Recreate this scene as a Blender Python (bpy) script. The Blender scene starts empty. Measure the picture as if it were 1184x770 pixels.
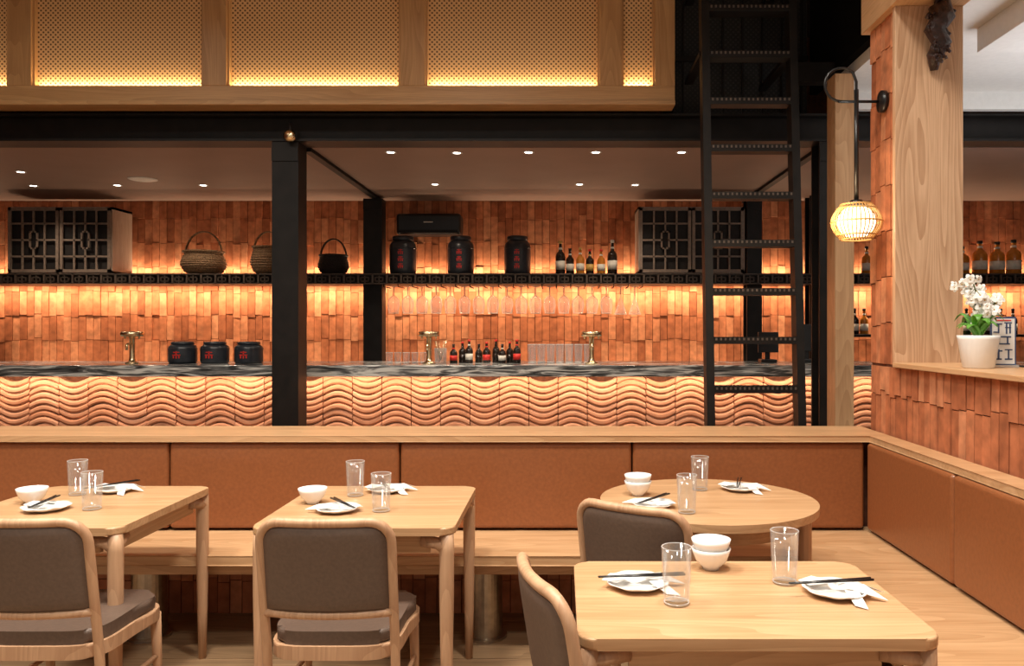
import bpy, bmesh, math, random
from math import sin, cos, pi, sqrt
from mathutils import Vector, Matrix
random.seed(7)
S = bpy.context.scene
S.view_settings.view_transform = 'Standard'

# ------------------------------------------------------------ materials
def nm(name):
    m = bpy.data.materials.new(name); m.use_nodes = True
    nt = m.node_tree; b = nt.nodes['Principled BSDF']
    return m, nt, b
def mat(name, col, rough=.5, metal=0, noise=0.12, nscale=30, bump=0.0, emit=None, es=0, spec=None):
    m, nt, b = nm(name)
    b.inputs['Roughness'].default_value = rough
    b.inputs['Metallic'].default_value = metal
    if spec is not None: b.inputs['Specular IOR Level'].default_value = spec
    tc = nt.nodes.new('ShaderNodeTexCoord')
    n = nt.nodes.new('ShaderNodeTexNoise'); n.inputs['Scale'].default_value = nscale; n.inputs['Detail'].default_value = 4
    nt.links.new(tc.outputs['Object'], n.inputs['Vector'])
    r = nt.nodes.new('ShaderNodeValToRGB')
    a = [max(0, c*(1-noise)) for c in col]; z = [min(1, c*(1+noise)) for c in col]
    r.color_ramp.elements[0].position = .3; r.color_ramp.elements[1].position = .7
    r.color_ramp.elements[0].color = (*a, 1); r.color_ramp.elements[1].color = (*z, 1)
    nt.links.new(n.outputs['Fac'], r.inputs['Fac']); nt.links.new(r.outputs['Color'], b.inputs['Base Color'])
    if bump:
        bp = nt.nodes.new('ShaderNodeBump'); bp.inputs['Strength'].default_value = bump; bp.inputs['Distance'].default_value = .01
        nt.links.new(n.outputs['Fac'], bp.inputs['Height']); nt.links.new(bp.outputs['Normal'], b.inputs['Normal'])
    if emit:
        b.inputs['Emission Color'].default_value = (*emit, 1); b.inputs['Emission Strength'].default_value = es
    return m
def wood(name, c1, c2, axis='x', rough=.42, sc=1.0, ring=0.35, rings=26, fine=.35):
    m, nt, b = nm(name)
    tc = nt.nodes.new('ShaderNodeTexCoord'); mp = nt.nodes.new('ShaderNodeMapping')
    s = [18*sc]*3; s['xyz'.index(axis)] = 1.0*sc
    mp.inputs['Scale'].default_value = s
    nt.links.new(tc.outputs['Object'], mp.inputs['Vector'])
    n = nt.nodes.new('ShaderNodeTexNoise'); n.inputs['Scale'].default_value = 1.0; n.inputs['Detail'].default_value = 6; n.inputs['Distortion'].default_value = .5
    nt.links.new(mp.outputs['Vector'], n.inputs['Vector'])
    n2 = nt.nodes.new('ShaderNodeTexNoise'); n2.inputs['Scale'].default_value = 7; n2.inputs['Detail'].default_value = 3
    nt.links.new(mp.outputs['Vector'], n2.inputs['Vector'])
    mp2 = nt.nodes.new('ShaderNodeMapping'); s2 = [5*sc]*3; s2['xyz'.index(axis)] = .6*sc
    mp2.inputs['Scale'].default_value = s2
    nt.links.new(tc.outputs['Object'], mp2.inputs['Vector'])
    n3 = nt.nodes.new('ShaderNodeTexNoise'); n3.inputs['Scale'].default_value = .8; n3.inputs['Detail'].default_value = 1
    nt.links.new(mp2.outputs['Vector'], n3.inputs['Vector'])
    mu = nt.nodes.new('ShaderNodeMath'); mu.operation = 'MULTIPLY'; mu.inputs[1].default_value = rings
    nt.links.new(n3.outputs['Fac'], mu.inputs[0])
    fr = nt.nodes.new('ShaderNodeMath'); fr.operation = 'FRACT'; nt.links.new(mu.outputs[0], fr.inputs[0])
    mx = nt.nodes.new('ShaderNodeMix'); mx.inputs[0].default_value = fine
    nt.links.new(n.outputs['Fac'], mx.inputs[2]); nt.links.new(n2.outputs['Fac'], mx.inputs[3])
    mx2 = nt.nodes.new('ShaderNodeMix'); mx2.inputs[0].default_value = ring*.5
    nt.links.new(mx.outputs[0], mx2.inputs[2]); nt.links.new(fr.outputs[0], mx2.inputs[3])
    r = nt.nodes.new('ShaderNodeValToRGB')
    r.color_ramp.elements[0].position = .32; r.color_ramp.elements[1].position = .66
    r.color_ramp.elements[0].color = (*c1, 1); r.color_ramp.elements[1].color = (*c2, 1)
    nt.links.new(mx2.outputs[0], r.inputs['Fac']); nt.links.new(r.outputs['Color'], b.inputs['Base Color'])
    b.inputs['Roughness'].default_value = rough
    return m
def tilemat(name, ca, cb, cc, rough=.8, lo=.74, hi=1.16):
    m, nt, b = nm(name)
    g = nt.nodes.new('ShaderNodeNewGeometry')
    r = nt.nodes.new('ShaderNodeValToRGB'); e = r.color_ramp.elements
    e[0].color = (*ca, 1); e[1].color = (*cc, 1); x = e.new(.5); x.color = (*cb, 1)
    nt.links.new(g.outputs['Random Per Island'], r.inputs['Fac'])
    tc = nt.nodes.new('ShaderNodeTexCoord')
    n = nt.nodes.new('ShaderNodeTexNoise'); n.inputs['Scale'].default_value = 14; n.inputs['Detail'].default_value = 6
    nt.links.new(tc.outputs['Object'], n.inputs['Vector'])
    mr = nt.nodes.new('ShaderNodeMapRange'); mr.inputs['From Min'].default_value = .3; mr.inputs['From Max'].default_value = .7
    mr.inputs['To Min'].default_value = lo; mr.inputs['To Max'].default_value = hi
    nt.links.new(n.outputs['Fac'], mr.inputs['Value'])
    vm = nt.nodes.new('ShaderNodeVectorMath'); vm.operation = 'SCALE'
    nt.links.new(r.outputs['Color'], vm.inputs[0]); nt.links.new(mr.outputs[0], vm.inputs['Scale'])
    nt.links.new(vm.outputs[0], b.inputs['Base Color'])
    bp = nt.nodes.new('ShaderNodeBump'); bp.inputs['Strength'].default_value = .35; bp.inputs['Distance'].default_value = .008
    nt.links.new(n.outputs['Fac'], bp.inputs['Height']); nt.links.new(bp.outputs['Normal'], b.inputs['Normal'])
    b.inputs['Roughness'].default_value = rough
    b.inputs['Specular IOR Level'].default_value = .3
    return m
def canemat(name, pitch, base, hole, lo=.15, hi=.5):
    m, nt, b = nm(name)
    tc = nt.nodes.new('ShaderNodeTexCoord'); sp = nt.nodes.new('ShaderNodeSeparateXYZ')
    nt.links.new(tc.outputs['Object'], sp.inputs[0])
    outs = []
    for ax in ('X', 'Z'):
        mu = nt.nodes.new('ShaderNodeMath'); mu.operation = 'MULTIPLY'; mu.inputs[1].default_value = 2*pi/pitch
        nt.links.new(sp.outputs[ax], mu.inputs[0])
        si = nt.nodes.new('ShaderNodeMath'); si.operation = 'SINE'; nt.links.new(mu.outputs[0], si.inputs[0]); outs.append(si)
    pr = nt.nodes.new('ShaderNodeMath'); pr.operation = 'MULTIPLY'
    nt.links.new(outs[0].outputs[0], pr.inputs[0]); nt.links.new(outs[1].outputs[0], pr.inputs[1])
    r = nt.nodes.new('ShaderNodeValToRGB')
    r.color_ramp.elements[0].position = lo; r.color_ramp.elements[1].position = hi
    r.color_ramp.elements[0].color = (*base, 1); r.color_ramp.elements[1].color = (*hole, 1)
    nt.links.new(pr.outputs[0], r.inputs['Fac']); nt.links.new(r.outputs['Color'], b.inputs['Base Color'])
    b.inputs['Roughness'].default_value = .6
    return m
def marblemat(name):
    m, nt, b = nm(name)
    tc = nt.nodes.new('ShaderNodeTexCoord'); mp = nt.nodes.new('ShaderNodeMapping')
    mp.inputs['Scale'].default_value = (1.0, 2, 11); mp.inputs['Rotation'].default_value = (0, .3, .3)
    nt.links.new(tc.outputs['Object'], mp.inputs['Vector'])
    n = nt.nodes.new('ShaderNodeTexNoise'); n.inputs['Scale'].default_value = 2.6; n.inputs['Detail'].default_value = 8; n.inputs['Distortion'].default_value = 1.8
    nt.links.new(mp.outputs['Vector'], n.inputs['Vector'])
    r = nt.nodes.new('ShaderNodeValToRGB'); e = r.color_ramp.elements
    e[0].position = .36; e[0].color = (.03, .033, .033, 1); e[1].position = .60; e[1].color = (.62, .63, .60, 1)
    x = e.new(.49); x.color = (.13, .135, .135, 1)
    nt.links.new(n.outputs['Fac'], r.inputs['Fac']); nt.links.new(r.outputs['Color'], b.inputs['Base Color'])
    b.inputs['Roughness'].default_value = .18
    return m
def glassmat(name, tint=(1, 1, 1), base=.06, edge=.75, milk=.0, tr=0.0):
    m = bpy.data.materials.new(name); m.use_nodes = True; nt = m.node_tree; nt.nodes.clear()
    o = nt.nodes.new('ShaderNodeOutputMaterial'); mx = nt.nodes.new('ShaderNodeMixShader')
    t = nt.nodes.new('ShaderNodeBsdfTransparent'); t.inputs['Color'].default_value = (*tint, 1)
    g = nt.nodes.new('ShaderNodeBsdfGlossy'); g.inputs['Roughness'].default_value = .04
    d = nt.nodes.new('ShaderNodeBsdfDiffuse'); d.inputs['Color'].default_value = (.9, .9, .9, 1)
    tl = nt.nodes.new('ShaderNodeBsdfTranslucent'); tl.inputs['Color'].default_value = (.9, .9, .9, 1)
    md = nt.nodes.new('ShaderNodeMixShader'); md.inputs['Fac'].default_value = tr
    nt.links.new(d.outputs[0], md.inputs[1]); nt.links.new(tl.outputs[0], md.inputs[2])
    m2 = nt.nodes.new('ShaderNodeMixShader'); m2.inputs['Fac'].default_value = milk
    nt.links.new(g.outputs[0], m2.inputs[1]); nt.links.new(md.outputs[0], m2.inputs[2])
    lw = nt.nodes.new('ShaderNodeLayerWeight'); lw.inputs['Blend'].default_value = .35
    mr = nt.nodes.new('ShaderNodeMapRange'); mr.inputs['To Min'].default_value = base; mr.inputs['To Max'].default_value = edge
    nt.links.new(lw.outputs['Facing'], mr.inputs['Value']); nt.links.new(mr.outputs[0], mx.inputs['Fac'])
    nt.links.new(t.outputs[0], mx.inputs[1]); nt.links.new(m2.outputs[0], mx.inputs[2]); nt.links.new(mx.outputs[0], o.inputs['Surface'])
    return m
def emis(name, col, s):
    m = bpy.data.materials.new(name); m.use_nodes = True; nt = m.node_tree; nt.nodes.clear()
    o = nt.nodes.new('ShaderNodeOutputMaterial'); e = nt.nodes.new('ShaderNodeEmission')
    e.inputs['Color'].default_value = (*col, 1); e.inputs['Strength'].default_value = s
    nt.links.new(e.outputs[0], o.inputs['Surface']); return m

OAK1, OAK2 = (.46, .255, .122), (.63, .39, .21)
oak_x = wood('oak_x', OAK1, OAK2, 'x', rough=.36); oak_y = wood('oak_y', OAK1, OAK2, 'y', rough=.36); oak_z = wood('oak_z', OAK1, OAK2, 'z')
oak_col = wood('oak_figured', (.45, .255, .14), (.66, .43, .27), 'z', ring=.55, rings=44, rough=.5, fine=.5)
oak_ch = wood('oak_chair', (.43, .24, .135), (.60, .37, .22), 'z')
oak_frame = wood('oak_frame', (.42, .225, .09), (.58, .34, .15), 'x')
oak_frame_z = wood('oak_frame_z', (.42, .225, .09), (.58, .34, .15), 'z')
floor_m = wood('floor_wood', (.20, .12, .065), (.38, .24, .13), 'x')
leather = mat('tan_leather', (.270, .092, .033), .33, noise=.10, nscale=60, bump=.05)
uphol = mat('brown_upholstery', (.120, .080, .060), .45, noise=.1, nscale=90, bump=.06)
steel = mat('black_steel', (.0085, .0065, .0055), .5, 0, noise=.4, nscale=9, spec=.3)
blackw = mat('black_wood', (.015, .012, .010), .5, noise=.3, spec=.3)
black = mat('black_paint', (.010, .010, .011), .28, noise=.2)
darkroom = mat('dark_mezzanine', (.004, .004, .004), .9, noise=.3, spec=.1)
brick = tilemat('terracotta_brick', (.32, .098, .040), (.49, .168, .074), (.60, .250, .125), lo=.68, hi=1.2)
brickd = mat('brick_mortar', (.13, .042, .02), .9, noise=.3)
wave_m = tilemat('terracotta_wave', (.52, .225, .125), (.58, .265, .155), (.63, .31, .19), lo=.85, hi=1.08)
marble = marblemat('striped_marble')
cane = canemat('rattan_cane', .036, (.78, .50, .24), (.15, .07, .025), .15, .5)
meshm = canemat('black_mesh', .04, (.004, .004, .004), (.022, .020, .018))
taupe = mat('bar_ceiling_taupe', (.245, .165, .135), .6, noise=.05, nscale=3)
white = mat('white_ceiling', (.78, .78, .76), .8, noise=.03)
ceildark = mat('main_ceiling', (.35, .28, .22), .8, noise=.05)
porc = mat('white_porcelain', (.90, .89, .87), .2, noise=.02)
paper = mat('white_paper', (.86, .85, .83), .7, noise=.03)
brass = mat('brushed_brass', (.90, .72, .45), .25, 1, noise=.08)
steelb = mat('brushed_pedestal', (.45, .38, .30), .35, 1, noise=.15)
jarb = mat('jar_black', (.026, .030, .038), .3, noise=.2)
red = mat('red_lacquer', (.70, .03, .02), .5, noise=.1)
grayw = wood('taupe_cabinet_wood', (.28, .20, .155), (.40, .30, .235), 'z')
latt = mat('lattice_wood', (.10, .073, .057), .5, noise=.3)
latc = mat('cabinet_lattice', (.24, .18, .14), .5, noise=.2)
cabin = mat('cabinet_interior', (.012, .009, .008), .7, noise=.3)
wick = mat('wicker', (.27, .165, .085), .75, noise=.5, nscale=70, bump=.8)
wickd = mat('wicker_dark', (.02, .014, .012), .7, noise=.5, nscale=70, bump=.8)
bamboo = mat('lamp_bamboo', (.62, .36, .13), .5, noise=.15)
glass = glassmat('clear_glass', (.975, .98, .98), .04, .42, .3)
glassr = glassmat('glass_rim', (.95, .95, .95), .5, .9, .6, .2)
glassw = glassmat('wine_glass_clear', (.97, .97, .98), .17, .88, .62, .62)
glassb = glassmat('bar_glass_clear', (.96, .96, .97), .13, .75, .6, .45)
gdark = mat('dark_bottle_glass', (.02, .012, .008), .12, noise=.3)
ggreen = mat('green_bottle_glass', (.02, .04, .015), .12, noise=.3)
gamber = mat('amber_spirit', (.55, .20, .03), .12, noise=.15)
label = mat('paper_label', (.75, .72, .64), .6, noise=.1)
gold = mat('gold_label', (.6, .38, .1), .4, noise=.1)
leaf = mat('orchid_leaf', (.10, .30, .03), .4, noise=.3)
petal = mat('orchid_petal', (.90, .89, .85), .6, noise=.05)
stem_m = mat('orchid_stem', (.10, .14, .03), .6)
navy = mat('sign_navy', (.05, .08, .18), .5)
carved = mat('carved_dark_wood', (.03, .012, .010), .4, noise=.6, nscale=40, bump=.9)
bulb = emis('bulb_glow', (1, .78, .50), 5)
spotm = emis('downlight_glow', (1, .90, .76), 14)
ledm = emis('led_glow', (1, .70, .38), 2)

# ------------------------------------------------------------ builder
class B:
    def __init__(s, name): s.bm = bmesh.new(); s.mats = []; s.name = name
    def mi(s, m):
        if m not in s.mats: s.mats.append(m)
        return s.mats.index(m)
    def add(s, vs, fs, m, smooth=False):
        i = s.mi(m); v = [s.bm.verts.new(p) for p in vs]
        for f in fs:
            try: fc = s.bm.faces.new([v[k] for k in f]); fc.material_index = i; fc.smooth = smooth
            except ValueError: pass
    def merge(s, t, m, M=None, smooth=False):
        t.verts.ensure_lookup_table(); t.verts.index_update()
        vs = [(M @ v.co if M else v.co.copy()) for v in t.verts]
        s.add(vs, [[v.index for v in f.verts] for f in t.faces], m, smooth); t.free()
    def box(s, x0, x1, y0, y1, z0, z1, m, bev=0, M=None, seg=2):
        t = bmesh.new(); bmesh.ops.create_cube(t, size=1)
        for v in t.verts:
            v.co = Vector(((x0+x1)/2+v.co.x*(x1-x0), (y0+y1)/2+v.co.y*(y1-y0), (z0+z1)/2+v.co.z*(z1-z0)))
        if bev: bmesh.ops.bevel(t, geom=t.edges[:], offset=bev, segments=seg, affect='EDGES', profile=.5)
        s.merge(t, m, M, False)
    def prism(s, pts, z0, z1, m, bev=0, M=None, seg=2):
        t = bmesh.new()
        a = [t.verts.new((x, y, z0)) for x, y in pts]; b = [t.verts.new((x, y, z1)) for x, y in pts]
        t.faces.new(a[::-1]); t.faces.new(b); n = len(pts)
        for i in range(n): t.faces.new((a[i], a[(i+1) % n], b[(i+1) % n], b[i]))
        if bev:
            ed = [e for e in t.edges if abs(e.verts[0].co.z-e.verts[1].co.z) < 1e-6]
            bmesh.ops.bevel(t, geom=ed, offset=bev, segments=seg, affect='EDGES', profile=.5)
        s.merge(t, m, M, False)
    def lathe(s, prof, m, o=(0, 0, 0), seg=24, M=None, smooth=True, ax=1.0, ay=1.0, ripple=0, rn=0):
        vs = []; fs = []; n = len(prof)
        for r, z in prof:
            for k in range(seg):
                a = 2*pi*k/seg; rr = r*(1+ripple*cos(rn*a))
                p = Vector((o[0]+rr*cos(a)*ax, o[1]+rr*sin(a)*ay, o[2]+z)); vs.append(M @ p if M else p)
        for i in range(n-1):
            for k in range(seg):
                k2 = (k+1) % seg; fs.append((i*seg+k, i*seg+k2, (i+1)*seg+k2, (i+1)*seg+k))
        if prof[0][0] > 1e-5: fs.append(tuple(range(seg))[::-1])
        if prof[-1][0] > 1e-5: fs.append(tuple((n-1)*seg+k for k in range(seg)))
        s.add(vs, fs, m, smooth)
    def tube(s, pts, r, m, seg=8, closed=False, M=None, smooth=True, flat=1.0):
        pts = [Vector(p) for p in pts]; n = len(pts); vs = []; fs = []
        up = Vector((0, 0, 1)); prev = None
        for i, p in enumerate(pts):
            if closed: d = pts[(i+1) % n]-pts[i-1]
            else: d = pts[min(i+1, n-1)]-pts[max(i-1, 0)]
            d.normalize()
            if prev is None:
                u = d.cross(up)
                if u.length < .1: u = d.cross(Vector((1, 0, 0)))
            else: u = prev-d*prev.dot(d)
            u.normalize(); prev = u; w = d.cross(u)
            rr = r[i] if isinstance(r, (list, tuple)) else r
            for k in range(seg):
                a = 2*pi*k/seg; q = p+u*cos(a)*rr+w*sin(a)*rr*flat
                vs.append(M @ q if M else q)
        for i in range(n if closed else n-1):
            j = (i+1) % n
            for k in range(seg):
                k2 = (k+1) % seg; fs.append((i*seg+k, i*seg+k2, j*seg+k2, j*seg+k))
        if not closed:
            fs.append(tuple(range(seg))[::-1]); fs.append(tuple((n-1)*seg+k for k in range(seg)))
        s.add(vs, fs, m, smooth)
    def done(s, loc=(0, 0, 0), rz=0, autosm=False):
        bmesh.ops.recalc_face_normals(s.bm, faces=s.bm.faces[:])
        me = bpy.data.meshes.new(s.name); s.bm.to_mesh(me); s.bm.free()
        for m in s.mats: me.materials.append(m)
        ob = bpy.data.objects.new(s.name, me); S.collection.objects.link(ob)
        ob.location = loc; ob.rotation_euler = (0, 0, rz); return ob
def inst(o, loc, rz=0, name=None, sc=None):
    c = bpy.data.objects.new(name or o.name.split('.')[0], o.data); S.collection.objects.link(c)
    c.location = loc; c.rotation_euler = (0, 0, rz)
    if sc: c.scale = sc
    return c
def rrect(w, d, r, n=6, cx=0, cy=0):
    out = []
    for (sx, sy, a0) in ((1, 1, 0), (-1, 1, 90), (-1, -1, 180), (1, -1, 270)):
        for k in range(n+1):
            a = math.radians(a0+90*k/n)
            out.append((cx+sx*(w/2-r)+r*cos(a), cy+sy*(d/2-r)+r*sin(a)))
    return out
def circ(r, n=64, cx=0, cy=0): return [(cx+r*cos(2*pi*k/n), cy+r*sin(2*pi*k/n)) for k in range(n)]
def simple(name, *boxes):
    b = B(name)
    for bx in boxes: b.box(*bx)
    return b.done()

# ------------------------------------------------------------ room shell
XL, XR, YF, YB = -6.7, 5.6, -1.6, 8.95
b = B('floor'); b.box(XL-.1, XR+.1, YF, YB+.1, -.1, -.004, blackw)
yy = YF
while yy < YB:
    b.box(XL-.1, XR+.1, yy, min(yy+.146, YB+.1), -.02, 0, floor_m); yy += .15
b.done()
simple('ceiling', (XL-.1, XR+.1, YF, YB+.1, 4.7, 4.8, ceildark))
simple('wall_left', (XL-.1, XL, YF, YB+.1, 0, 4.7, brickd))
simple('wall_right', (XR, XR+.1, YF, YB+.1, 0, 4.7, brickd))

def brickwall(name, u0, u1, z0, z1, tw, th, mk, mats, depth=.03, back=None):
    b = B(name)
    ncol = int((u1-u0)/tw); tw = (u1-u0)/ncol
    for i in range(ncol):
        z = z0-.02-random.random()*.02
        while z < z1-.005:
            h = th*random.uniform(.97, 1.03); zt = min(z+h, z1); zb = max(z, z0)
            if zt-zb > .01:
                g = .0022; d = depth*random.uniform(.35, .75)+(depth*.25 if random.random() < .15 else 0); e = random.uniform(-.1, .1)*depth; e2 = random.uniform(.0, .25)*depth
                a, c = u0+i*tw+g*random.uniform(.6, 1.6), u0+(i+1)*tw-g; zb += g; zt2 = zt-g
                P = [mk(a, 0, zb), mk(c, 0, zb), mk(c, 0, zt2), mk(a, 0, zt2),
                     mk(a, d+e, zb), mk(c, d-e, zb), mk(c, d-e-e2, zt2), mk(a, d+e-e2, zt2)]
                b.add(P, [(4, 5, 6, 7), (0, 1, 5, 4), (1, 2, 6, 5), (2, 3, 7, 6), (3, 0, 4, 7)], mats)
            z = z+h
    if back: b.box(*back)
    return b
b = brickwall('wall_back', XL, XR, .0, 2.95, .082, .27, lambda u, d, z: (u, 8.88-d, z), brick, .030, (XL, XR, 8.88, 8.98, 0, 4.7, brickd))
b.done()

b = B('ceiling_bar')
b.box(XL, XR, 6.25, 8.84, 2.87, 3.08, taupe)
b.done()
def steelbeam(name, x0, x1, y0, y1, z0, z1, along='x'):
    b = B(name)
    if along == 'x':
        ym = (y0+y1)/2
        b.box(x0, x1, ym-.02, ym+.02, z0+.015, z1-.015, steel); b.box(x0, x1, y0, y1, z0, z0+.018, steel); b.box(x0, x1, y0, y1, z1-.018, z1, steel)
    else:
        xm = (x0+x1)/2
        b.box(xm-.02, xm+.02, y0, y1, z0+.015, z1-.015, steel); b.box(x0, x1, y0, y1, z0, z0+.018, steel); b.box(x0, x1, y0, y1, z1-.018, z1, steel)
    return b.done()
steelbeam('steel_beam', XL, XR, 6.02, 6.24, 2.87, 3.08)
for xx in (-2.0, 2.02):
    steelbeam('ceiling_steel_joist', xx-.03, xx+.03, 6.25, 8.82, 2.84, 2.87, 'y')
def column(x0, x1, y0, y1, z1):
    b = B('steel_column'); ym = (y0+y1)/2
    b.box(x0, x1, y0, y0+.02, 0, z1, steel); b.box(x0, x1, y1-.02, y1, 0, z1, steel)
    b.box((x0+x1)/2-.02, (x0+x1)/2+.02, y0+.02, y1-.02, 0, z1, steel)
    b.box(x1-.012, x1, y0+.02, y1-.02, 0, z1, steel)
    b.box(x0-.02, x1+.02, y0-.01, y1+.01, 0, .02, steel)
    b.box(x0-.0, x1+.0, y0-.008, y0, 2.72, 2.82, steel)
    return b.done()
column(-2.20, -2.0, 6.03, 6.23, 2.868)
column(1.95, 2.10, 6.03, 6.23, 2.868)
column(-2.12, -1.92, 8.48, 8.66, 2.838)
column(1.97, 2.13, 8.48, 8.66, 2.838)
column(2.64, 2.78, 8.48, 8.66, 2.868)
b = B('ceiling_sensor')
M = Matrix.Translation((-2.05, 6.0, 2.90)) @ Matrix.Rotation(pi/2, 4, 'X')
b.lathe([(0, 0), (.04, 0), (.048, .02), (.03, .04), (0, .045)], brass, M=M); b.tube([(-2.05, 6.01, 2.90), (-2.05, 6.0, 3.0)], .012, steel); b.done()
simple('oak_post', (1.87, 2.0, 5.45, 5.62, 0, 3.2, oak_z, .004))

b = B('mezzanine_rattan_screen')
Y0 = 5.84
def X(px): return (px-650)*.00637
zb, zt = 3.09, 4.68
xr = .828
b.box(XL, xr, Y0, Y0+.16, zb, 3.235, oak_frame, .004)
b.box(XL, xr, Y0-.02, Y0, zb, zb+.03, oak_frame, .003)
pan = [(-650, -420), (-420+20, -220), (-192, 10), (38, 235), (263, 463), (492, 693), (719, 757)]
prev = XL
for (a, c) in pan[2:]:
    xa, xc = X(a), X(c)
    b.box(prev, xa, Y0+.0, Y0+.16, 3.235, zt, oak_frame_z, .003)
    prev = xc
    b.box(xa, xc, Y0+.055, Y0+.07, 3.235, zt, cane)
    b.box(xa, xc, Y0+.07, Y0+.16, 3.235, zt, oak_frame)
    b.box(xa, xa+.014, Y0+.02, Y0+.055, 3.235, zt, oak_frame_z); b.box(xc-.014, xc, Y0+.02, Y0+.055, 3.235, zt, oak_frame_z)
    b.box(xa+.012, xc-.012, Y0+.045, Y0+.055, 3.236, 3.242, ledm)
b.box(prev, xr, Y0, Y0+.16, 3.235, zt, oak_frame_z, .003)
b.done()
b = B('mezzanine_mesh_wall')
b.box(.84, 1.93, 6.28, 6.32, 3.09, 4.68, meshm)
for i in range(7):
    xx = .95+i*.155; b.box(xx, xx+.012, 6.26, 6.28, 3.09, 4.68, steel)
b.box(.84, 1.93, 6.24, 6.26, 3.55, 3.59, steel); b.done()
simple('mezzanine_side_fascia', (1.96, 2.02, 4.3, 6.3, 3.30, 4.68, darkroom))
simple('mezzanine_end_wall', (.80, .84, 6.02, 6.3, 3.09, 4.68, darkroom))
simple('steel_bracket_beam', (1.64, 1.955, 5.7, 5.8, 3.22, 3.36, steel))

b = B('ceiling_side_room'); b.box(2.02, XR, .0, 6.0, 3.22, 3.30, white); b.box(2.02, XR, 5.95, 6.01, 3.09, 3.22, white)
b.box(2.45, 2.75, 3.4, 4.7, 3.08, 3.22, white, .004); b.done()

# ------------------------------------------------------------ right dividing wall
b = brickwall('wall_divider', .0, 4.22, .0, 1.26, .062, .23, lambda u, d, z: (1.645-d, u, z), brick, .014, (1.645, 1.935, 0, 4.22, 0, 1.26, brickd))
t = brickwall('x', 3.90, 4.22, 1.27, 3.02, .062, .23, lambda u, d, z: (1.645-d, u, z), brick, .014)
me = bpy.data.meshes.new('t'); t.bm.to_mesh(me); t.bm.free()
b.add([v.co.copy() for v in me.vertices], [tuple(p.vertices) for p in me.polygons], brick)
b.box(1.645, 1.935, 3.90, 4.22, 1.26, 3.02, brickd)
b.done()
b = B('oak_ledge'); b.box(1.605, 1.97, 0, 3.868, 1.262, 1.285, oak_y, .003); b.done()
b = B('oak_jamb'); b.box(1.618, 1.95, 3.868, 3.90, 1.262, 3.02, oak_col, .003); b.box(1.935, 1.95, 3.90, 4.23, 1.262, 3.02, oak_z); b.done()
b = B('oak_header_beam'); b.box(1.60, 1.955, 0, 4.26, 3.02, 3.3, oak_y, .004); b.done()
b = B('carved_wood_bracket')
random.seed(3)
spine = [(1.80, 3.85, 2.70), (1.79, 3.83, 2.76), (1.82, 3.815, 2.82), (1.785, 3.81, 2.88), (1.82, 3.80, 2.94), (1.80, 3.80, 3.0)]
b.tube(spine, [.018, .035, .045, .05, .055, .05], carved, seg=10)
for i in range(26):
    z = random.uniform(2.72, 3.0); w = .02+(z-2.7)*.14
    x = 1.80+random.uniform(-w, w)
    rr = random.uniform(.012, .024)
    pts = [(x+rr*cos(a)*(1-a/9), 3.80-.02*random.random(), z+rr*sin(a)*(1-a/9)) for a in [j*.7 for j in range(8)]]
    b.tube(pts, .008, carved, seg=6)
b.done()

# ------------------------------------------------------------ banquette
b = brickwall('banquette_partition', -6.6, 1.6, .0, .40, .062, .2, lambda u, d, z: (u, 4.06-d, z), brick, .015, (-6.6, 1.62, 4.06, 4.31, 0, .89, brickd))
b.box(-6.6, 1.62, 4.30, 4.315, 0, .89, oak_x)
b.done()
b = B('banquette_cap')
P = [(-6.6, 3.915), (1.515, 3.915), (1.515, 0), (1.622, 0), (1.622, 4.32), (-6.6, 4.32)]
b.prism(P, .892, .922, oak_x, .004)
b.done()
b = B('banquette_seat')
b.prism([(-6.6, 3.50), (1.06, 3.50), (1.06, 0), (1.618, 0), (1.618, 4.03), (-6.6, 4.03)], .407, .45, oak_x, .006)
b.box(-6.6, 1.5, 3.56, 3.62, .35, .407, oak_x); b.box(1.14, 1.20, 0.05, 3.6, .35, .407, oak_y)
b.done()
b = B('banquette_back_cushion')
xs = [-6.5, -5.36, -4.22, -3.08, -1.944, -.803, .346, 1.497]
for a, c in zip(xs, xs[1:]): b.box(a+.003, c-.003, 3.93, 4.04, .462, .888, leather, .018, seg=5)
ys = [3.925, 3.06, 1.92, .78]
for a, c in zip(ys, ys[1:]): b.box(1.50, 1.61, c+.003, a-.003, .462, .888, leather, .018, seg=5)
b.done()
for (px, py) in ((-.36, 3.76), (-1.95, 3.76), (-3.5, 3.76), (1.36, 2.3), (1.36, .9)):
    b = B('banquette_pedestal'); b.lathe([(.10, 0), (.10, .012), (.078, .014), (.078, .395), (.1, .397), (.1, .406)], steelb, seg=32, smooth=False); b.done((px, py, 0))

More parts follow.
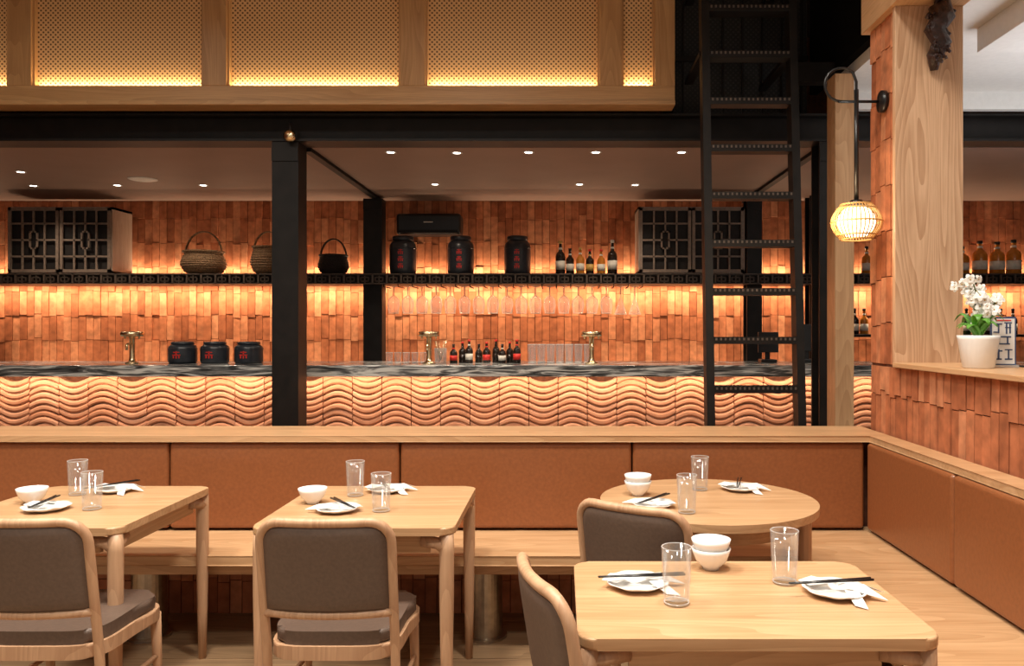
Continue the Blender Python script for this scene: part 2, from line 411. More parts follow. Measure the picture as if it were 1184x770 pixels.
# ------------------------------------------------------------ bar counter
b = B('bar_counter')
b.box(XL+.05, 4.6, 6.71, 7.3, 0, 1.055, brickd)
b.box(XL+.05, 4.65, 6.50, 7.36, 1.057, 1.15, marble, .006)
tw = .245; x0 = XL+.05; ncol = int((4.6-x0)/tw); pitch = .052
seg = 12
for ci in range(ncol):
    sgn = 1 if ci % 2 else -1
    off = random.uniform(-.008, .008)
    z = .06+off
    while z < 1.08:
        dd = random.uniform(0, .013); th = pitch*random.uniform(.86, .94); skew = random.uniform(-.005, .005); am = .040*random.uniform(.96, 1.04)
        vs = []; fs = []
        for k in range(seg+1):
            u = k/seg; x = x0+ci*tw+.003+(tw-.006)*u
            zc = z+sgn*am*sin(pi*u)+skew*(u-.5)
            yf = 6.668-.026-dd-.008*sin(pi*u)
            z1 = min(zc+th, 1.053); z0_ = min(zc, z1-.0005)
            vs += [(x, 6.715, z0_), (x, yf+.012, z0_), (x, yf, z0_+(z1-z0_)*.3), (x, yf, z0_+(z1-z0_)*.7), (x, yf+.010, z1), (x, 6.715, z1)]
        for k in range(seg):
            for q in range(5): a = k*6+q; fs.append((a, a+1, a+7, a+6))
        fs.append((0, 1, 2, 3, 4, 5)); e_ = seg*6; fs.append((e_, e_+1, e_+2, e_+3, e_+4, e_+5))
        if z > .10 and z+th-.04 < 1.05: b.add(vs, fs, wave_m, False)
        z += pitch
b.box(XL+.05, 4.6, 6.66, 6.7, 0, .06, steel)
b.done()
simple('back_bar_cabinet', (XL+.15, 4.6, 7.95, 8.44, 0, .95, blackw, .004))

# ------------------------------------------------------------ long shelf
b = B('wall_shelf')
SZ = 2.03
b.box(XL+.05, XR-.05, 8.36, 8.78, SZ-.02, SZ, blackw)
b.box(XL+.05, XR-.05, 8.36, 8.78, SZ-.11, SZ-.095, blackw)
b.box(XL+.05, XR-.05, 8.40, 8.42, SZ-.1, SZ-.02, blackw)
x = XL+.05
while x < XR-.2:
    b.box(x, x+.018, 8.35, 8.375, SZ-.11, SZ, latt)
    b.box(x+.03, x+.12, 8.352, 8.37, SZ-.085, SZ-.075, latt); b.box(x+.03, x+.12, 8.352, 8.37, SZ-.045, SZ-.035, latt)
    b.box(x+.07, x+.08, 8.352, 8.37, SZ-.1, SZ-.02, latt)
    b.box(x+.03, x+.04, 8.352, 8.37, SZ-.085, SZ-.035, latt); b.box(x+.11, x+.12, 8.352, 8.37, SZ-.085, SZ-.035, latt)
    x += .15
b.box(XL+.05, XR-.05, 8.35, 8.375, SZ-.012, SZ, latt); b.box(XL+.05, XR-.05, 8.35, 8.375, SZ-.11, SZ-.1, latt)
b.done()
b = B('lower_bottle_shelf'); b.box(2.85, 5.3, 8.5, 8.84, 1.36, 1.39, blackw, .003); b.done()

def cabinet(x0, w, h):
    b = B('lattice_cabinet'); z0 = 0
    D = .385; t = .025
    b.box(0, t, 0, D, 0, h, grayw); b.box(w-t, w, 0, D, 0, h, grayw); b.box(0, w, 0, D, 0, t, grayw); b.box(0, w, 0, D, h-t, h, grayw)
    b.box(t, w-t, D-.02, D, t, h-t, cabin); b.box(t, w-t, .02, .03, t, h-t, cabin)
    for s in range(2):
        a = .012+s*(w/2-.006); c = a+w/2-.018
        f = .032
        b.box(a, a+f, -.02, .0, .01, h-.01, latc); b.box(c-f, c, -.02, .0, .01, h-.01, latc)
        b.box(a, c, -.02, .0, .01, .01+f, latc); b.box(a, c, -.02, .0, h-.01-f, h-.01, latc)
        W = c-a-2*f; H = h-.02-2*f; ox = a+f; oz = .01+f
        r = .009
        segs = [((.0, .22), (1, .22)), ((0, .78), (1, .78)), ((.25, 0), (.25, 1)), ((.75, 0), (.75, 1)), ((.25, .5), (.42, .5)), ((.58, .5), (.75, .5)),
                ((.42, .36), (.58, .36)), ((.42, .64), (.58, .64)), ((.42, .36), (.42, .64)), ((.58, .36), (.58, .64)), ((.5, .22), (.5, .36)), ((.5, .64), (.5, .78)),
                ((0, .5), (.25, .5)), ((.75, .5), (1, .5)), ((.5, 0), (.5, .22)), ((.5, .78), (.5, 1))]
        for (p, q) in segs:
            b.box(ox+p[0]*W-r, ox+q[0]*W+r, -.018, -.004, oz+p[1]*H-r, oz+q[1]*H+r, latc)
    return b.done((x0, 8.37, SZ+.001))
cabinet(-5.83, 1.10, .70)
cabinet(.80, 1.12, .70)

def glyphs(b, cx, y, z0, n, s, m):
    for g in range(n):
        z = z0-g*s*1.15
        b.box(cx-s*.45, cx+s*.45, y-.004, y+.01, z-.08*s, z+.04*s, m); b.box(cx-s*.06, cx+s*.06, y-.004, y+.01, z-.42*s, z+.42*s, m)
        b.box(cx-s*.35, cx+s*.35, y-.004, y+.01, z+.24*s, z+.34*s, m)
        b.box(cx-s*.38, cx-s*.26, y-.004, y+.01, z-.4*s, z-.1*s, m); b.box(cx+s*.26, cx+s*.38, y-.004, y+.01, z-.4*s, z-.1*s, m)
def jar(name, r, h, loc, n, gs):
    b = B(name)
    b.lathe([(r*.86, 0), (r*.94, .02*h), (r, .12*h), (r, .66*h), (r*.97, .76*h), (r*.84, .83*h), (r*.70, .86*h), (r*.68, .88*h)], jarb, seg=36)
    b.lathe([(r*.78, .865*h), (r*.80, .88*h), (r*.80, .95*h), (r*.72, .98*h), (0, 1.0*h)], jarb, seg=36)
    b.tube([(r*1.0*cos(a), r*1.0*sin(a), .66*h) for a in [2*pi*i/36 for i in range(36)]], .004, jarb, closed=True, seg=6)
    glyphs(b, 0, -r*.99, .56*h if n > 1 else .4*h, n, gs, red)
    return b.done(loc)
for xx in (-1.71, -1.09, -.48): jar('tea_storage_jar', .142, .42, (xx, 8.55, SZ), 3, .065)
for xx in (-3.30, -3.02, -2.725): jar('tea_caddy_jar', .118, .19, (xx, 6.92, 1.15), 1, .075)

def basket(r, h, hh, m, loc, tallness=1.0):
    b = B('wicker_basket')
    prof = [(r*.62, 0), (r*.9, h*.12), (r, h*.4), (r*.97, h*.7), (r*.86, h*.9), (r*.95, h), (r*.88, h), (r*.8, h*.88), (r*.9, h*.5), (r*.5, h*.08), (0, h*.06)]
    b.lathe(prof, m, seg=40, ripple=.012, rn=20)
    for j in range(9):
        t = j/9; zz = h*(.08+t*.82); rr = r*(.62+.40*sin(min(1, t*1.8+.2)*pi/2)) if t < .5 else r*(1.02-.16*(t-.5)*2)
        b.tube([(rr*(1+.02*(-1)**(i+j))*cos(2*pi*i/40), rr*(1+.02*(-1)**(i+j))*sin(2*pi*i/40), zz) for i in range(40)], h*.035, m, seg=5, closed=True)
    b.tube([(r*.93*cos(2*pi*i/32), r*.93*sin(2*pi*i/32), h) for i in range(32)], .012, m, seg=6, closed=True)
    for o in (-.008, .008):
        b.tube([(r*.9*cos(a), o, h*.85+(hh-h*.85)*sin(a)) for a in [pi*i/24 for i in range(25)]], .0085, m, seg=6)
    return b.done(loc)
basket(.22, .24, .46, wick, (-3.86, 8.57, SZ+.004))
basket(.17, .29, .46, wick, (-3.17, 8.58, SZ+.004))
basket(.155, .20, .38, wickd, (-2.46, 8.56, SZ+.004))

b = B('wall_air_conditioner'); b.box(-1.80, -1.10, 8.62, 8.86, 2.47, 2.70, black, .03, seg=3); b.box(-1.77, -1.13, 8.60, 8.63, 2.485, 2.52, steel)
b.box(-1.5, -1.4, 8.612, 8.622, 2.60, 2.61, label)
b.done()

def bottle(loc, h, r, gm, lm, cap, name='sake_bottle', neck=.32):
    b = B(name)
    b.lathe([(r*.92, 0), (r, .02*h), (r, (1-neck-.15)*h), (r*.85, (1-neck-.07)*h), (r*.36, (1-neck+.02)*h), (r*.30, .90*h), (r*.36, .905*h), (r*.36, .93*h)], gm, seg=20)
    b.lathe([(r*.38, .91*h), (r*.38, 1.0*h), (0, h)], cap, seg=16)
    b.lathe([(r*1.015, .14*h), (r*1.015, .40*h)], lm, seg=20)
    b.lathe([(r*.40, (1-neck+.06)*h), (r*.36, (1-neck+.12)*h)], lm, seg=16)
    return b.done(loc)
data = [(648, .36, gdark, label, gold), (659, .28, gdark, label, black), (671, .29, gamber, label, gold), (682, .27, gdark, gold, red), (695, .27, gamber, label, red), (708, .37, gdark, label, label)]
for px, h, g, l, c in data: bottle(((px-650)*.00926, 8.52, SZ), h, .045 if h < .3 else .053, g, l, c)
for i, px in enumerate((525, 534, 543, 553, 563, 573, 581, 589, 598)):
    bottle(((px-650)*.0076, 6.96+.08*(i % 2), 1.15), .165+.02*(i % 3), .033, gdark, red if i % 4 == 0 else gdark if i % 2 else label, red if i % 3 else black, 'bar_bottle')
for px, h in ((1133, .36), (1153, .35), (1172, .37), (1112, .3)): bottle(((px-650)*.00926, 8.52, SZ), h, .075, gamber, label, black, 'whisky_bottle', .28)
for px, g in ((990, gdark), (1001, gamber), (1120, ggreen), (1145, gdark), (1160, gamber), (1174, gdark)): bottle(((px-650)*.00935, 8.65, 1.39), .28, .045, g, label, black, 'spirit_bottle')
bottle(((1002-650)*.00926, 8.52, SZ), .3, .05, gamber, label, black, 'whisky_bottle')

b = B('hanging_wine_glasses')
for i in range(18):
    x = -1.80+i*.1515; z = 1.905
    if i < 16: pr = [(.045, 0), (.045, -.004), (.008, -.012), (.006, -.10), (.03, -.112), (.060, -.145), (.066, -.20), (.053, -.29)]
    else: pr = [(.045, 0), (.045, -.004), (.008, -.012), (.006, -.11), (.012, -.13), (.065, -.30)]
    vs = []; fs = []; sg = 20
    for r_, zz in pr:
        for k in range(sg): a = 2*pi*k/sg; vs.append((x+r_*cos(a), 8.5+r_*sin(a), z+zz))
    for q in range(len(pr)-1):
        for k in range(sg): k2 = (k+1) % sg; fs.append((q*sg+k, q*sg+k2, (q+1)*sg+k2, (q+1)*sg+k))
    b.add(vs, fs, glassw, True)
    rr = pr[-1][0]; b.tube([(x+rr*cos(2*pi*k/20), 8.5+rr*sin(2*pi*k/20), z+pr[-1][1]) for k in range(20)], .003, glassr, closed=True, seg=5)
    b.tube([(x, 8.5, z-.012), (x, 8.5, z-.105)], .005, glassr, seg=6)
    b.tube([(x+.045*cos(2*pi*k/20), 8.5+.045*sin(2*pi*k/20), z-.002) for k in range(20)], .0024, glassr, closed=True, seg=5)
for i in range(19):
    x = -1.88+i*.1515; b.tube([(x, 8.38, 1.893), (x, 8.72, 1.893)], .006, steel, seg=6)
    b.tube([(x, 8.38, 1.893), (x, 8.38, 1.92)], .005, steel, seg=6)
b.done()

def tap(loc):
    b = B('brass_beer_tap')
    b.lathe([(.055, 0), (.055, .012), (.03, .02), (.022, .05), (.022, .22), (.03, .235)], brass, seg=24)
    b.lathe([(.085, .0), (.092, .01), (.092, .03), (.085, .04), (0, .042)], brass, o=(0, 0, .235), seg=28)
    b.tube([(0, -.02, .17), (0, -.07, .17), (0, -.085, .16), (0, -.085, .12)], .011, brass)
    b.tube([(-.06, 0, .255), (-.06, 0, .215)], .008, brass); b.tube([(.06, 0, .255), (.06, 0, .215)], .008, brass)
    return b.done(loc)
for px in (153, 496, 684): tap(((px-650)*.00736, 6.77, 1.15))

def tumblers(name, pts, r, h):
    b = B(name)
    for (x, y) in pts:
        vs = []; fs = []; sg = 16; pr = [(0, .004), (r*.78, .002), (r*.8, .006), (r, h)]
        for r_, zz in pr:
            for k in range(sg): a = 2*pi*k/sg; vs.append((x+r_*cos(a), y+r_*sin(a), zz))
        for q in range(len(pr)-1):
            for k in range(sg): k2 = (k+1) % sg; fs.append((q*sg+k, q*sg+k2, (q+1)*sg+k2, (q+1)*sg+k))
        b.add(vs, fs, glassb, True)
        b.tube([(x+r*cos(2*pi*k/16), y+r*sin(2*pi*k/16), h) for k in range(16)], .0022, glassr, closed=True, seg=5)
        b.tube([(x+r*.78*cos(2*pi*k/16), y+r*.78*sin(2*pi*k/16), .005) for k in range(16)], .004, glassr, closed=True, seg=5)
    return b.done((0, 0, 1.15))
tumblers('bar_highball_glasses', [(-.27+.082*i+.01*j, 7.0+.10*j) for i in range(7) for j in range(2)], .034, .16)
tumblers('bar_shot_glasses', [(-1.52+.075*i, 7.0) for i in range(5)], .031, .09)
b = B('cocktail_tools_jar'); b.lathe([(.05, 0), (.055, .13), (.05, .13), (.045, .01), (0, .01)], glassb, seg=20)
for i in range(5): b.tube([(.0, 0, .02), (.05*cos(i), .04*sin(i), .19)], .004, brass, seg=6)
b.done((-1.07, 7.0, 1.15))
b = B('pos_terminal'); b.box(-.07, .07, -.06, .06, 0, .03, black, .006)
b.box(-.02, .02, 0, .03, .03, .12, black); b.box(-.09, .09, -.03, -.01, .09, .27, black, .004); b.done((1.82, 7.05, 1.15))
b = B('pos_terminal'); b.box(-.1, .1, -.08, .08, 0, .03, black, .006); b.box(-.02, .02, 0, .03, .03, .2, black)
b.box(-.13, .13, -.04, -.015, .1, .34, black, .004); b.done((2.18, 7.1, 1.15))

# ------------------------------------------------------------ ladder
b = B('steel_ladder')
def ly(z): return 5.14+.0766*z
for xx in (.965, 1.555):
    vs = []
    for z in (0, 4.2):
        yy = ly(z); vs += [(xx-.026, yy-.055, z), (xx+.026, yy-.055, z), (xx+.026, yy+.055, z), (xx-.026, yy+.055, z)]
    b.add(vs, [(0, 1, 2, 3), (4, 5, 6, 7), (0, 1, 5, 4), (1, 2, 6, 5), (2, 3, 7, 6), (3, 0, 4, 7)], steel)
z = .09
while z < 4.2:
    yy = ly(z)
    b.box(.985, 1.535, yy-.05, yy+.05, z-.02, z-.012, steel); b.box(.985, 1.535, yy-.055, yy-.047, z-.02, z+.026, steel); b.box(.985, 1.535, yy+.047, yy+.055, z-.02, z+.026, steel)
    for i in range(18):
        xx = 1.0+i*.03; b.box(xx, xx+.012, yy-.059, yy+.059, z+.004, z+.020, latt)
    z += .32
for zz in (3.3, 3.9): b.box(.93, .99, ly(zz), 5.84+.2, zz, zz+.03, steel); b.box(1.53, 1.59, ly(zz), 6.2, zz, zz+.03, steel)
b.done()

# ------------------------------------------------------------ wall lamp
b = B('rattan_wall_lamp')
Yl = 4.03; LX, LZ = 1.490, 1.99
M = Matrix.Translation((1.632, Yl, 2.60)) @ Matrix.Rotation(-pi/2, 4, 'Y')
b.lathe([(0, -.0), (.055, 0), (.055, .02), (.02, .03), (0, .03)], black, M=M)
pts = [(1.61, Yl, 2.60), (1.40, Yl, 2.60)]
for i in range(13):
    a = math.radians(-90-15*i*1.25); pts.append((1.415+.085*cos(a), Yl, 2.685+.085*sin(a)))
pts += [(1.475, Yl, 2.74), (1.49, Yl, 2.70), (LX, Yl, 2.62), (LX, Yl, 2.10)]
b.tube(pts, .0075, black)
b.tube([(LX, Yl, 2.66), (LX, Yl, 2.10)], .012, black)
b.lathe([(.0, .115), (.03, .11), (.035, .085), (0, .08)], black, o=(LX, Yl, LZ))
def lr(t): return .075+.048*sin(pi*t)
for i in range(36):
    a = 2*pi*i/36
    b.tube([(LX+lr(t)*cos(a), Yl+lr(t)*sin(a), LZ-.088+.176*t) for t in [j/8 for j in range(9)]], .0034, bamboo, seg=5)
for t in (0, .12, .5, .88, 1):
    r_ = lr(t)+.002; b.tube([(LX+r_*cos(2*pi*i/36), Yl+r_*sin(2*pi*i/36), LZ-.088+.176*t) for i in range(36)], .0045, bamboo, seg=5, closed=True)
b.lathe([(.0, -.075), (.055, -.07), (.085, -.035), (.092, 0), (.085, .035), (.055, .07), (0, .075)], bulb, o=(LX, Yl, LZ), seg=24)
b.done()

# ------------------------------------------------------------ tables
def leg(b, x, y, top=.722, r=.026, M=None):
    b.lathe([(r*.62, 0), (r*.8, .2), (r*1.0, .5), (r*1.02, top-.06), (r*.96, top)], oak_ch, o=(x, y, 0), seg=16)
def table(name, w, d, loc):
    b = B(name)
    b.prism(rrect(w, d, .05, 7), .722, .75, oak_x, .006, seg=3)
    b.box(-w/2+.09, w/2-.09, -d/2+.045, -d/2+.065, .652, .722, oak_x); b.box(-w/2+.09, w/2-.09, d/2-.065, d/2-.045, .652, .722, oak_x)
    b.box(-w/2+.045, -w/2+.065, -d/2+.09, d/2-.09, .652, .722, oak_y); b.box(w/2-.065, w/2-.045, -d/2+.09, d/2-.09, .652, .722, oak_y)
    for sx in (-1, 1):
        for sy in (-1, 1):
            x, y = sx*(w/2-.030), sy*(d/2-.034)
            leg(b, x, y)
            b.tube([(x, y, .672), (x-sx*.035, y-sy*.004, .688), (x-sx*.09, y-sy*.014, .695)], [.026, .022, .022], oak_ch, flat=1.0)
            b.tube([(x, y, .672), (x-sx*.004, y-sy*.035, .688), (x-sx*.02, y-sy*.09, .695)], [.026, .022, .022], oak_ch)
    return b.done(loc)
T = .75
table('dining_table', .72, .75, (-.74, 3.165, 0))
table('dining_table', .72, .75, (-1.915, 3.165, 0))
b = B('dining_table')
w, d = .83, .60
b.prism(rrect(w, d, .045, 7), .722, .75, oak_x, .006, seg=3)
b.box(-w/2+.12, w/2-.12, -d/2+.06, -d/2+.08, .65, .722, oak_x); b.box(-w/2+.12, w/2-.12, d/2-.08, d/2-.06, .65, .722, oak_x)
b.box(-w/2+.06, -w/2+.08, -d/2+.09, d/2-.09, .65, .722, oak_y); b.box(w/2-.08, w/2-.06, -d/2+.09, d/2-.09, .65, .722, oak_y)
for sx in (-1, 1):
    for sy in (-1, 1):
        leg(b, sx*(w/2-.028), sy*(d/2-.03), r=.022)
        b.tube([(sx*(w/2-.03), sy*(d/2-.03), .69), (sx*(w/2-.12), sy*(d/2-.07), .69)], .02, oak_ch)
b.done((.45, 2.095, 0))
b = B('round_dining_table')
b.prism(circ(.44, 72), .720, .75, oak_x, .007, seg=3)
b.prism(circ(.36, 48), .655, .720, oak_x)
for a in (-12, 100, 190):
    a = math.radians(a); x, y = .385*cos(a), .385*sin(a); leg(b, x, y)
    b.tube([(x, y, .68), (x*.85, y*.85, .69)], .024, oak_ch)
b.done((.597, 3.27, 0))

# ------------------------------------------------------------ chairs
def chair():
    b = B('dining_chair')
    W = .207
    def yb(x, z): return -.205-(z-.42)*.16-.035*(1-(x/W)**2)
    sp = []
    for i in range(48):
        a = 2*pi*i/48; c, s_ = cos(a), sin(a); e = .42
        sp.append((.225*math.copysign(abs(c)**e, c)*(1 if s_ > 0 else .93), .215*math.copysign(abs(s_)**e, s_)))
    b.prism([(x*1.02, y*1.02) for x, y in sp], .385, .43, oak_ch, .006)
    b.prism([(x*.97, y*.97) for x, y in sp], .43, .475, uphol, .016, seg=4)
    zt = .848; R = .07; post = []
    pts = [(-W-.005, -.17, 0), (-W, -.19, .25), (-W, -.205, .42), (-W, yb(W, .55), .55), (-W, yb(W, .66), .66), (-W, yb(W, zt-R), zt-R)]
    for k in range(1, 7):
        a = math.radians(180-15*k); x = -W+R+R*cos(a); z = zt-R+R*sin(a); pts.append((x, yb(x, z), z))
    for k in range(1, 8):
        x = (-W+R)+(2*(W-R))*k/8; pts.append((x, yb(x, zt), zt))
    mir = [(-p[0], p[1], p[2]) for p in pts[:12]][::-1]
    pts += mir
    n = len(pts); rad = [.013 if i in (0, n-1) else .0155 for i in range(n)]
    b.tube(pts, rad, oak_ch, seg=10)
    b.tube([(-W+2*W*k/12, yb(-W+2*W*k/12, .545), .545) for k in range(13)], .0145, oak_ch, seg=8)
    nu, nv = 20, 16
    z0, z1 = .552, zt-.004; vs = []; fs = []
    for side in (1, -1):
        for j in range(nv+1):
            v = j/nv; z = z0+(z1-z0)*v
            dzr = z-(z1-R+.0); hw = W-.006-(R-sqrt(max(0, R*R-dzr*dzr)) if dzr > 0 else 0)
            for i in range(nu+1):
                u = -1+2*i/nu; x = u*hw
                puff = (1-abs(u)**8)**.5*(1-abs(2*v-1)**8)**.5
                vs.append((x, yb(x, z)+side*.018*puff, z))
    N = (nu+1)*(nv+1)
    for s_ in range(2):
        for j in range(nv):
            for i in range(nu):
                a = s_*N+j*(nu+1)+i; fs.append((a, a+1, a+nu+2, a+nu+1))
    b.add(vs, fs, uphol, True)
    for sx in (-1, 1):
        b.tube([(sx*.20, .185, 0), (sx*.198, .18, .25), (sx*.195, .175, .40)], [.013, .017, .019], oak_ch, seg=10)
        b.tube([(sx*.20, -.185, .24), (sx*.2, .18, .24)], .009, oak_ch)
    b.tube([(-.2, 0, .24), (.2, 0, .24)], .009, oak_ch)
    return b
c0 = chair().done((-.745, 2.77, 0), 0)
inst(c0, (-1.70, 2.77, 0), 0)
inst(c0, (.385, 2.92, 0), math.radians(-34))
inst(c0, (.215, 2.03, 0), math.radians(-74))

# ------------------------------------------------------------ tableware
def bowls(loc, n):
    b = B('porcelain_bowl' if n == 1 else 'stacked_porcelain_bowls')
    for i in range(n):
        z = i*.026
        b.lathe([(0, z+.004), (.024, z), (.026, z+.008), (.044, z+.025), (.054, z+.05), (.057, z+.062), (.054, z+.062), (.050, z+.048), (.038, z+.024), (.02, z+.012), (0, z+.012)], porc, seg=32)
    return b.done(loc)
bowls((-2.125, 3.19, T), 1); bowls((-1.0, 3.19, T), 1); bowls((.318, 3.34, T), 2); bowls((.434, 2.32, T), 2)
b = B('glass_tumbler')
b.lathe([(0, .0), (.031, 0), (.033, .004), (.0385, .145), (.0365, .145), (.0305, .014), (0, .012)], glass, seg=36)
b.tube([(.0375*cos(2*pi*i/36), .0375*sin(2*pi*i/36), .145) for i in range(36)], .0012, glassr, closed=True, seg=5)
b.tube([(.031*cos(2*pi*i/36), .031*sin(2*pi*i/36), .006) for i in range(36)], .002, glassr, closed=True, seg=5)
g0 = b.done((-2.04, 3.35, T))
for p in ((-1.82, 3.08), (-.866, 3.33), (-.694, 3.05), (.597, 3.45), (.473, 3.02), (.291, 2.025), (.612, 2.19)): inst(g0, (*p, T))
def plate():
    b = B('napkin_plate')
    n = 48; prof = [(.55, .003), (.75, .006), (1.0, .016), (1.0, .019), (.75, .009), (.55, .006)]
    vs = []; fs = []
    for r, z in prof:
        for k in range(n):
            a = 2*pi*k/n; R = .084*(1+.03*cos(8*a)); vs.append((r*R*cos(a), r*R*sin(a), z))
    m_ = len(prof)
    for i in range(m_-1):
        for k in range(n): k2 = (k+1) % n; fs.append((i*n+k, i*n+k2, (i+1)*n+k2, (i+1)*n+k))
    fs.append(tuple(range(n))[::-1]); fs.append(tuple((m_-1)*n+k for k in range(n)))
    b.add(vs, fs, porc, True)
    b.lathe([(.04, 0), (.04, .0035)], porc)
    def fold(pts, th=.0015):
        t = [(x, y, z+th) for x, y, z in pts]; k = len(pts)
        b.add(list(pts)+t, [tuple(range(k))[::-1], tuple(range(k, 2*k))]+[(i, (i+1) % k, k+(i+1) % k, k+i) for i in range(k)], paper)
    A = (-.01, .012, .024)
    fold([(-.095, .025, .020), (-.06, .05, .027), A]); fold([(-.095, .025, .020), A, (-.065, -.01, .020)])
    fold([(-.06, .05, .027), (-.02, .06, .018), A])
    fold([A, (.07, .0, .030), (.055, -.035, .020)]); fold([A, (.05, .035, .020), (.07, .0, .030)])
    fold([(.07, .0, .030), (.125, -.035, .004), (.055, -.035, .020)]); fold([(.05, .035, .020), (.12, .005, .012), (.07, .0, .030)])
    fold([(.055, -.035, .020), (.07, -.11, .002), (.04, -.095, .004)]); fold([(.055, -.035, .020), (.04, -.095, .004), (.02, -.03, .020)])
    return b
p0 = plate().done((.205, 2.16, T), math.radians(20))
plates = [((.722, 2.10), -15), ((-1.99, 3.07), 160), ((-1.92, 3.42), 10), ((-.86, 3.05), 190), ((-.75, 3.42), 20), ((.357, 3.13), 170), ((.774, 3.45), 0)]
for (p, a) in plates: inst(p0, (*p, T), math.radians(a))
b = B('chopsticks')
for o in (-.007, .007): b.tube([(-.12, o*.4, .036), (.12, o, .032)], [.0020, .0036], black, seg=6)
k0 = b.done((.215, 2.15, T), math.radians(10))
for p, a in (((.71, 2.10), 12), ((-2.0, 3.07), 100), ((-1.93, 3.41), 60), ((-.84, 3.05), 125), ((-.76, 3.41), 110), ((.36, 3.13), 55), ((.765, 3.45), 75)):
    inst(k0, (*p, T), math.radians(a))

# ------------------------------------------------------------ ledge plant and sign
b = B('potted_white_orchid')
b.lathe([(.055, 0), (.06, .004), (.078, .12), (.082, .137), (.076, .137), (.07, .12), (0, .115)], porc, seg=48, ripple=.018, rn=24)
random.seed(11)
for i in range(14):
    a = i*2*pi/14+random.random()*.4; L = random.uniform(.07, .10); hh = random.uniform(.06, .11)
    pts = [(cos(a)*L*t, sin(a)*L*t, .12+hh*sin(t*pi*.75)) for t in [j/6 for j in range(7)]]
    b.tube(pts, [.008, .02, .026, .026, .02, .012, .002], leaf, seg=8, flat=.15)
def bloom(c, s, nrm):
    n_ = Vector(nrm).normalized(); u = n_.cross(Vector((0, 0, 1))).normalized(); v = n_.cross(u)
    for k in range(5):
        a = 2*pi*k/5+pi/2; d = u*cos(a)+v*sin(a); t = n_.cross(d)
        c_ = Vector(c); P = [c_, c_+d*s*.5+t*s*.38+n_*.003, c_+d*s*.85+t*s*.30, c_+d*s+n_*-.003, c_+d*s*.85-t*s*.30, c_+d*s*.5-t*s*.38+n_*.003]
        b.add(P, [(0, 1, 2, 3, 4, 5)], petal)
    b.lathe([(0, 0), (s*.14, s*.05), (0, s*.2)], gold, M=Matrix.Translation(c) @ n_.to_track_quat('Z', 'Y').to_matrix().to_4x4(), seg=8)
for st in range(7):
    a0 = st*.95+.4; lean = random.uniform(.04, .10); H = random.uniform(.20, .28)
    sp = [(cos(a0)*lean*t*t, sin(a0)*lean*t*t*.6, .12+H*t-.05*t**4) for t in [j/8 for j in range(9)]]
    b.tube(sp, .0025, stem_m, seg=5)
    for j in range(9):
        p = sp[random.randint(4, 8)]
        q = (p[0]+random.uniform(-.03, .03), p[1]+random.uniform(-.04, .02), p[2]+random.uniform(-.03, .025))
        b.tube([p, q], .0012, stem_m, seg=4); bloom(q, random.uniform(.018, .027), (random.uniform(-.7, .4), -1, random.uniform(-.2, .5)))
b.done((1.742, 3.33, 1.285))
b = B('calligraphy_sign_card')
b.box(-.052, .052, 0, .006, .008, .215, navy, .002); b.box(-.045, .045, -.002, .001, .015, .208, paper)
b.box(-.055, .055, -.02, .03, 0, .010, glassr)
for (x, z, w_, h_) in ((-.02, .185, .028, .006), (-.02, .165, .006, .04), (-.032, .15, .018, .005), (.018, .19, .03, .005), (.012, .165, .006, .045), (.026, .165, .006, .04), (.018, .17, .024, .004),
                       (.0, .13, .06, .006), (-.018, .115, .006, .03), (.016, .115, .006, .03), (0, .10, .05, .006), (-.02, .07, .03, .006), (-.02, .055, .007, .045), (.02, .075, .03, .005), (.02, .055, .006, .045), (.02, .035, .03, .006), (-.02, .035, .025, .006)):
    b.box(x-w_/2, x+w_/2, -.004, 0, z-h_/2, z+h_/2, navy)
b.box(-.03, .03, -.004, 0, .198, .203, red)
b.done((1.885, 3.40, 1.285), math.radians(-8))

# ------------------------------------------------------------ lights
def area(name, loc, rot, sx, sy, e, col, shape='RECTANGLE', spread=None):
    l = bpy.data.lights.new(name, 'AREA'); l.shape = shape; l.size = sx
    if shape == 'RECTANGLE': l.size_y = sy
    l.energy = e; l.color = col
    if spread: l.spread = math.radians(spread)
    o = bpy.data.objects.new(name, l); S.collection.objects.link(o); o.location = loc; o.rotation_euler = [math.radians(a) for a in rot]; return o
LED = (1, .71, .45); WARM = (1, .80, .60); NEU = (1, .92, .80)
xc = (XL+XR)/2
area('led_strip_under_shelf', (xc, 8.72, 1.90), (20, 0, 0), 12, .03, 108, LED)
area('led_strip_above_shelf', (xc, 8.81, 2.06), (174, 0, 0), 12, .03, 60, LED)
area('led_strip_back_bar', (xc, 8.60, .97), (165, 0, 0), 11, .03, 34, LED)
area('led_strip_counter_lip', (-1.1, 6.53, 1.05), (32, 0, 0), 11, .02, 40, (1, .75, .50))
for (a, c) in pan[2:]:
    xa, xc_ = X(a), X(c)
    area('led_strip_screen', ((xa+xc_)/2, Y0+.03, 3.246), (160, 0, 0), xc_-xa-.05, .012, 2.3*(xc_-xa), (1, .72, .40))
dl = [(-1.38, 6.40), (-.85, 6.42), (-.27, 6.40), (.27, 6.40), (.96, 6.40), (-1.25, 7.82), (.17, 7.82), (.72, 7.85), (-5.25, 7.9), (-3.55, 7.87), (-4.4, 7.87), (3.0, 6.7), (4.2, 6.7), (-4.9, 7.2)]
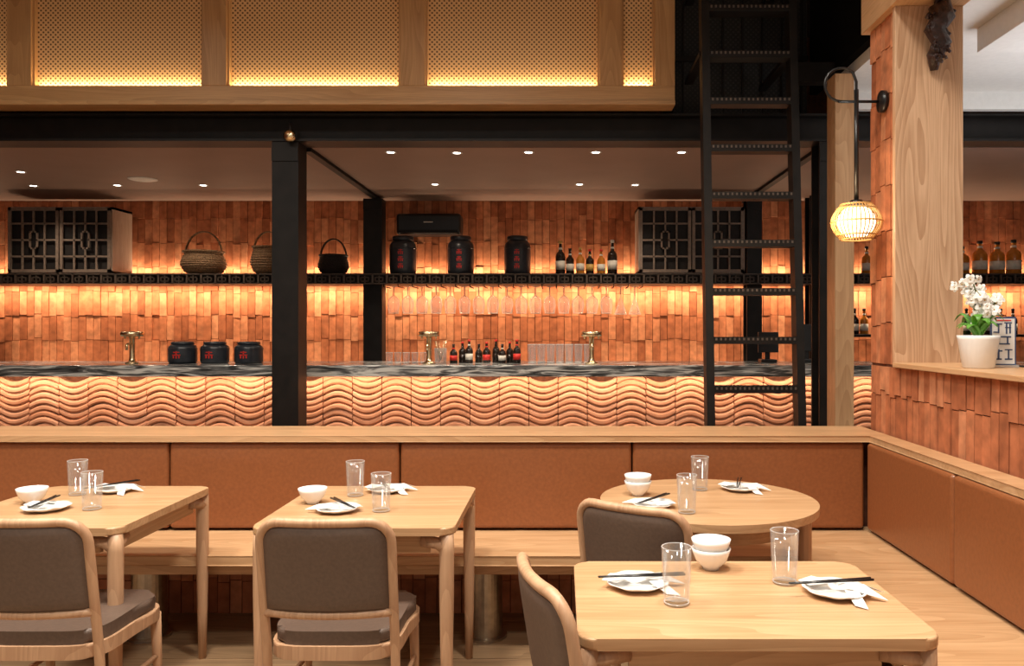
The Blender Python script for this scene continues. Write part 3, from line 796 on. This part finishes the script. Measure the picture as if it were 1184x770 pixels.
for i, (x, y) in enumerate(dl):
    b = B('recessed_downlight')
    b.lathe([(.03, -.001), (.032, -.004), (.045, -.004), (.047, 0)], white, seg=20); b.lathe([(0, -.0025), (.03, -.0025)], spotm, seg=20)
    b.done((x, y, 2.8695))
    l = bpy.data.lights.new('bar_spot', 'SPOT'); l.energy = 32; l.spot_size = math.radians(120); l.spot_blend = .9; l.color = WARM; l.shadow_soft_size = .03
    o = bpy.data.objects.new('bar_spot', l); S.collection.objects.link(o); o.location = (x, y, 2.85)
b = B('round_ceiling_vent')
b.lathe([(0, -.012), (.03, -.012), (.05, -.004), (.10, -.012), (.13, -.004), (.13, 0)], white, seg=32); b.done((-3.98, 7.55, 2.8695))
for (x, y) in ((3.45, 5.6), (3.2, 3.4), (4.6, 3.2)):
    b = B('recessed_downlight'); b.lathe([(0, -.0025), (.03, -.0025)], spotm, seg=20); b.lathe([(.03, -.001), (.045, -.004), (.047, 0)], white, seg=20); b.done((x, y, 3.2195))
area('side_room_ceiling_fill', (3.6, 4.4, 1.9), (180, 0, 0), 1.6, 1.6, 32, (.95, .97, 1))  # added free-floating fill without a fixture, aimed up to brighten the white ceiling
area('side_room_ceiling_light', (3.6, 3.0, 3.2), (0, 0, 0), .6, .6, 24, NEU)
for (x, y, e) in ((-3.0, 2.3, 72), (-1.2, 2.1, 74), (.5, 1.9, 74), (-2.2, .4, 52), (.2, .2, 52), (-3.6, 3.5, 28), (-.8, 3.5, 28)):
    area('dining_ceiling_light', (x, y, 4.65), (0, 0, 0), .5, .5, e, NEU, 'DISK', spread=140)
l = bpy.data.lights.new('lamp_bulb', 'POINT'); l.energy = 7; l.color = (1, .70, .40); l.shadow_soft_size = .1
o = bpy.data.objects.new('lamp_bulb', l); S.collection.objects.link(o); o.location = (LX-.17, Yl-.1, LZ)

w = bpy.data.worlds.new('World'); S.world = w; w.use_nodes = True
w.node_tree.nodes['Background'].inputs['Color'].default_value = (1, .90, .78, 1)
w.node_tree.nodes['Background'].inputs['Strength'].default_value = .38

cam = bpy.data.cameras.new('camera'); co = bpy.data.objects.new('camera', cam); S.collection.objects.link(co)
co.location = (0, 0, 1.45); co.rotation_euler = (pi/2, 0, 0)
cam.sensor_fit = 'HORIZONTAL'; cam.sensor_width = 36; cam.lens = 920/1184*36
cam.shift_x = -58/1184; cam.shift_y = -5/1184; cam.clip_start = .02
S.camera = co
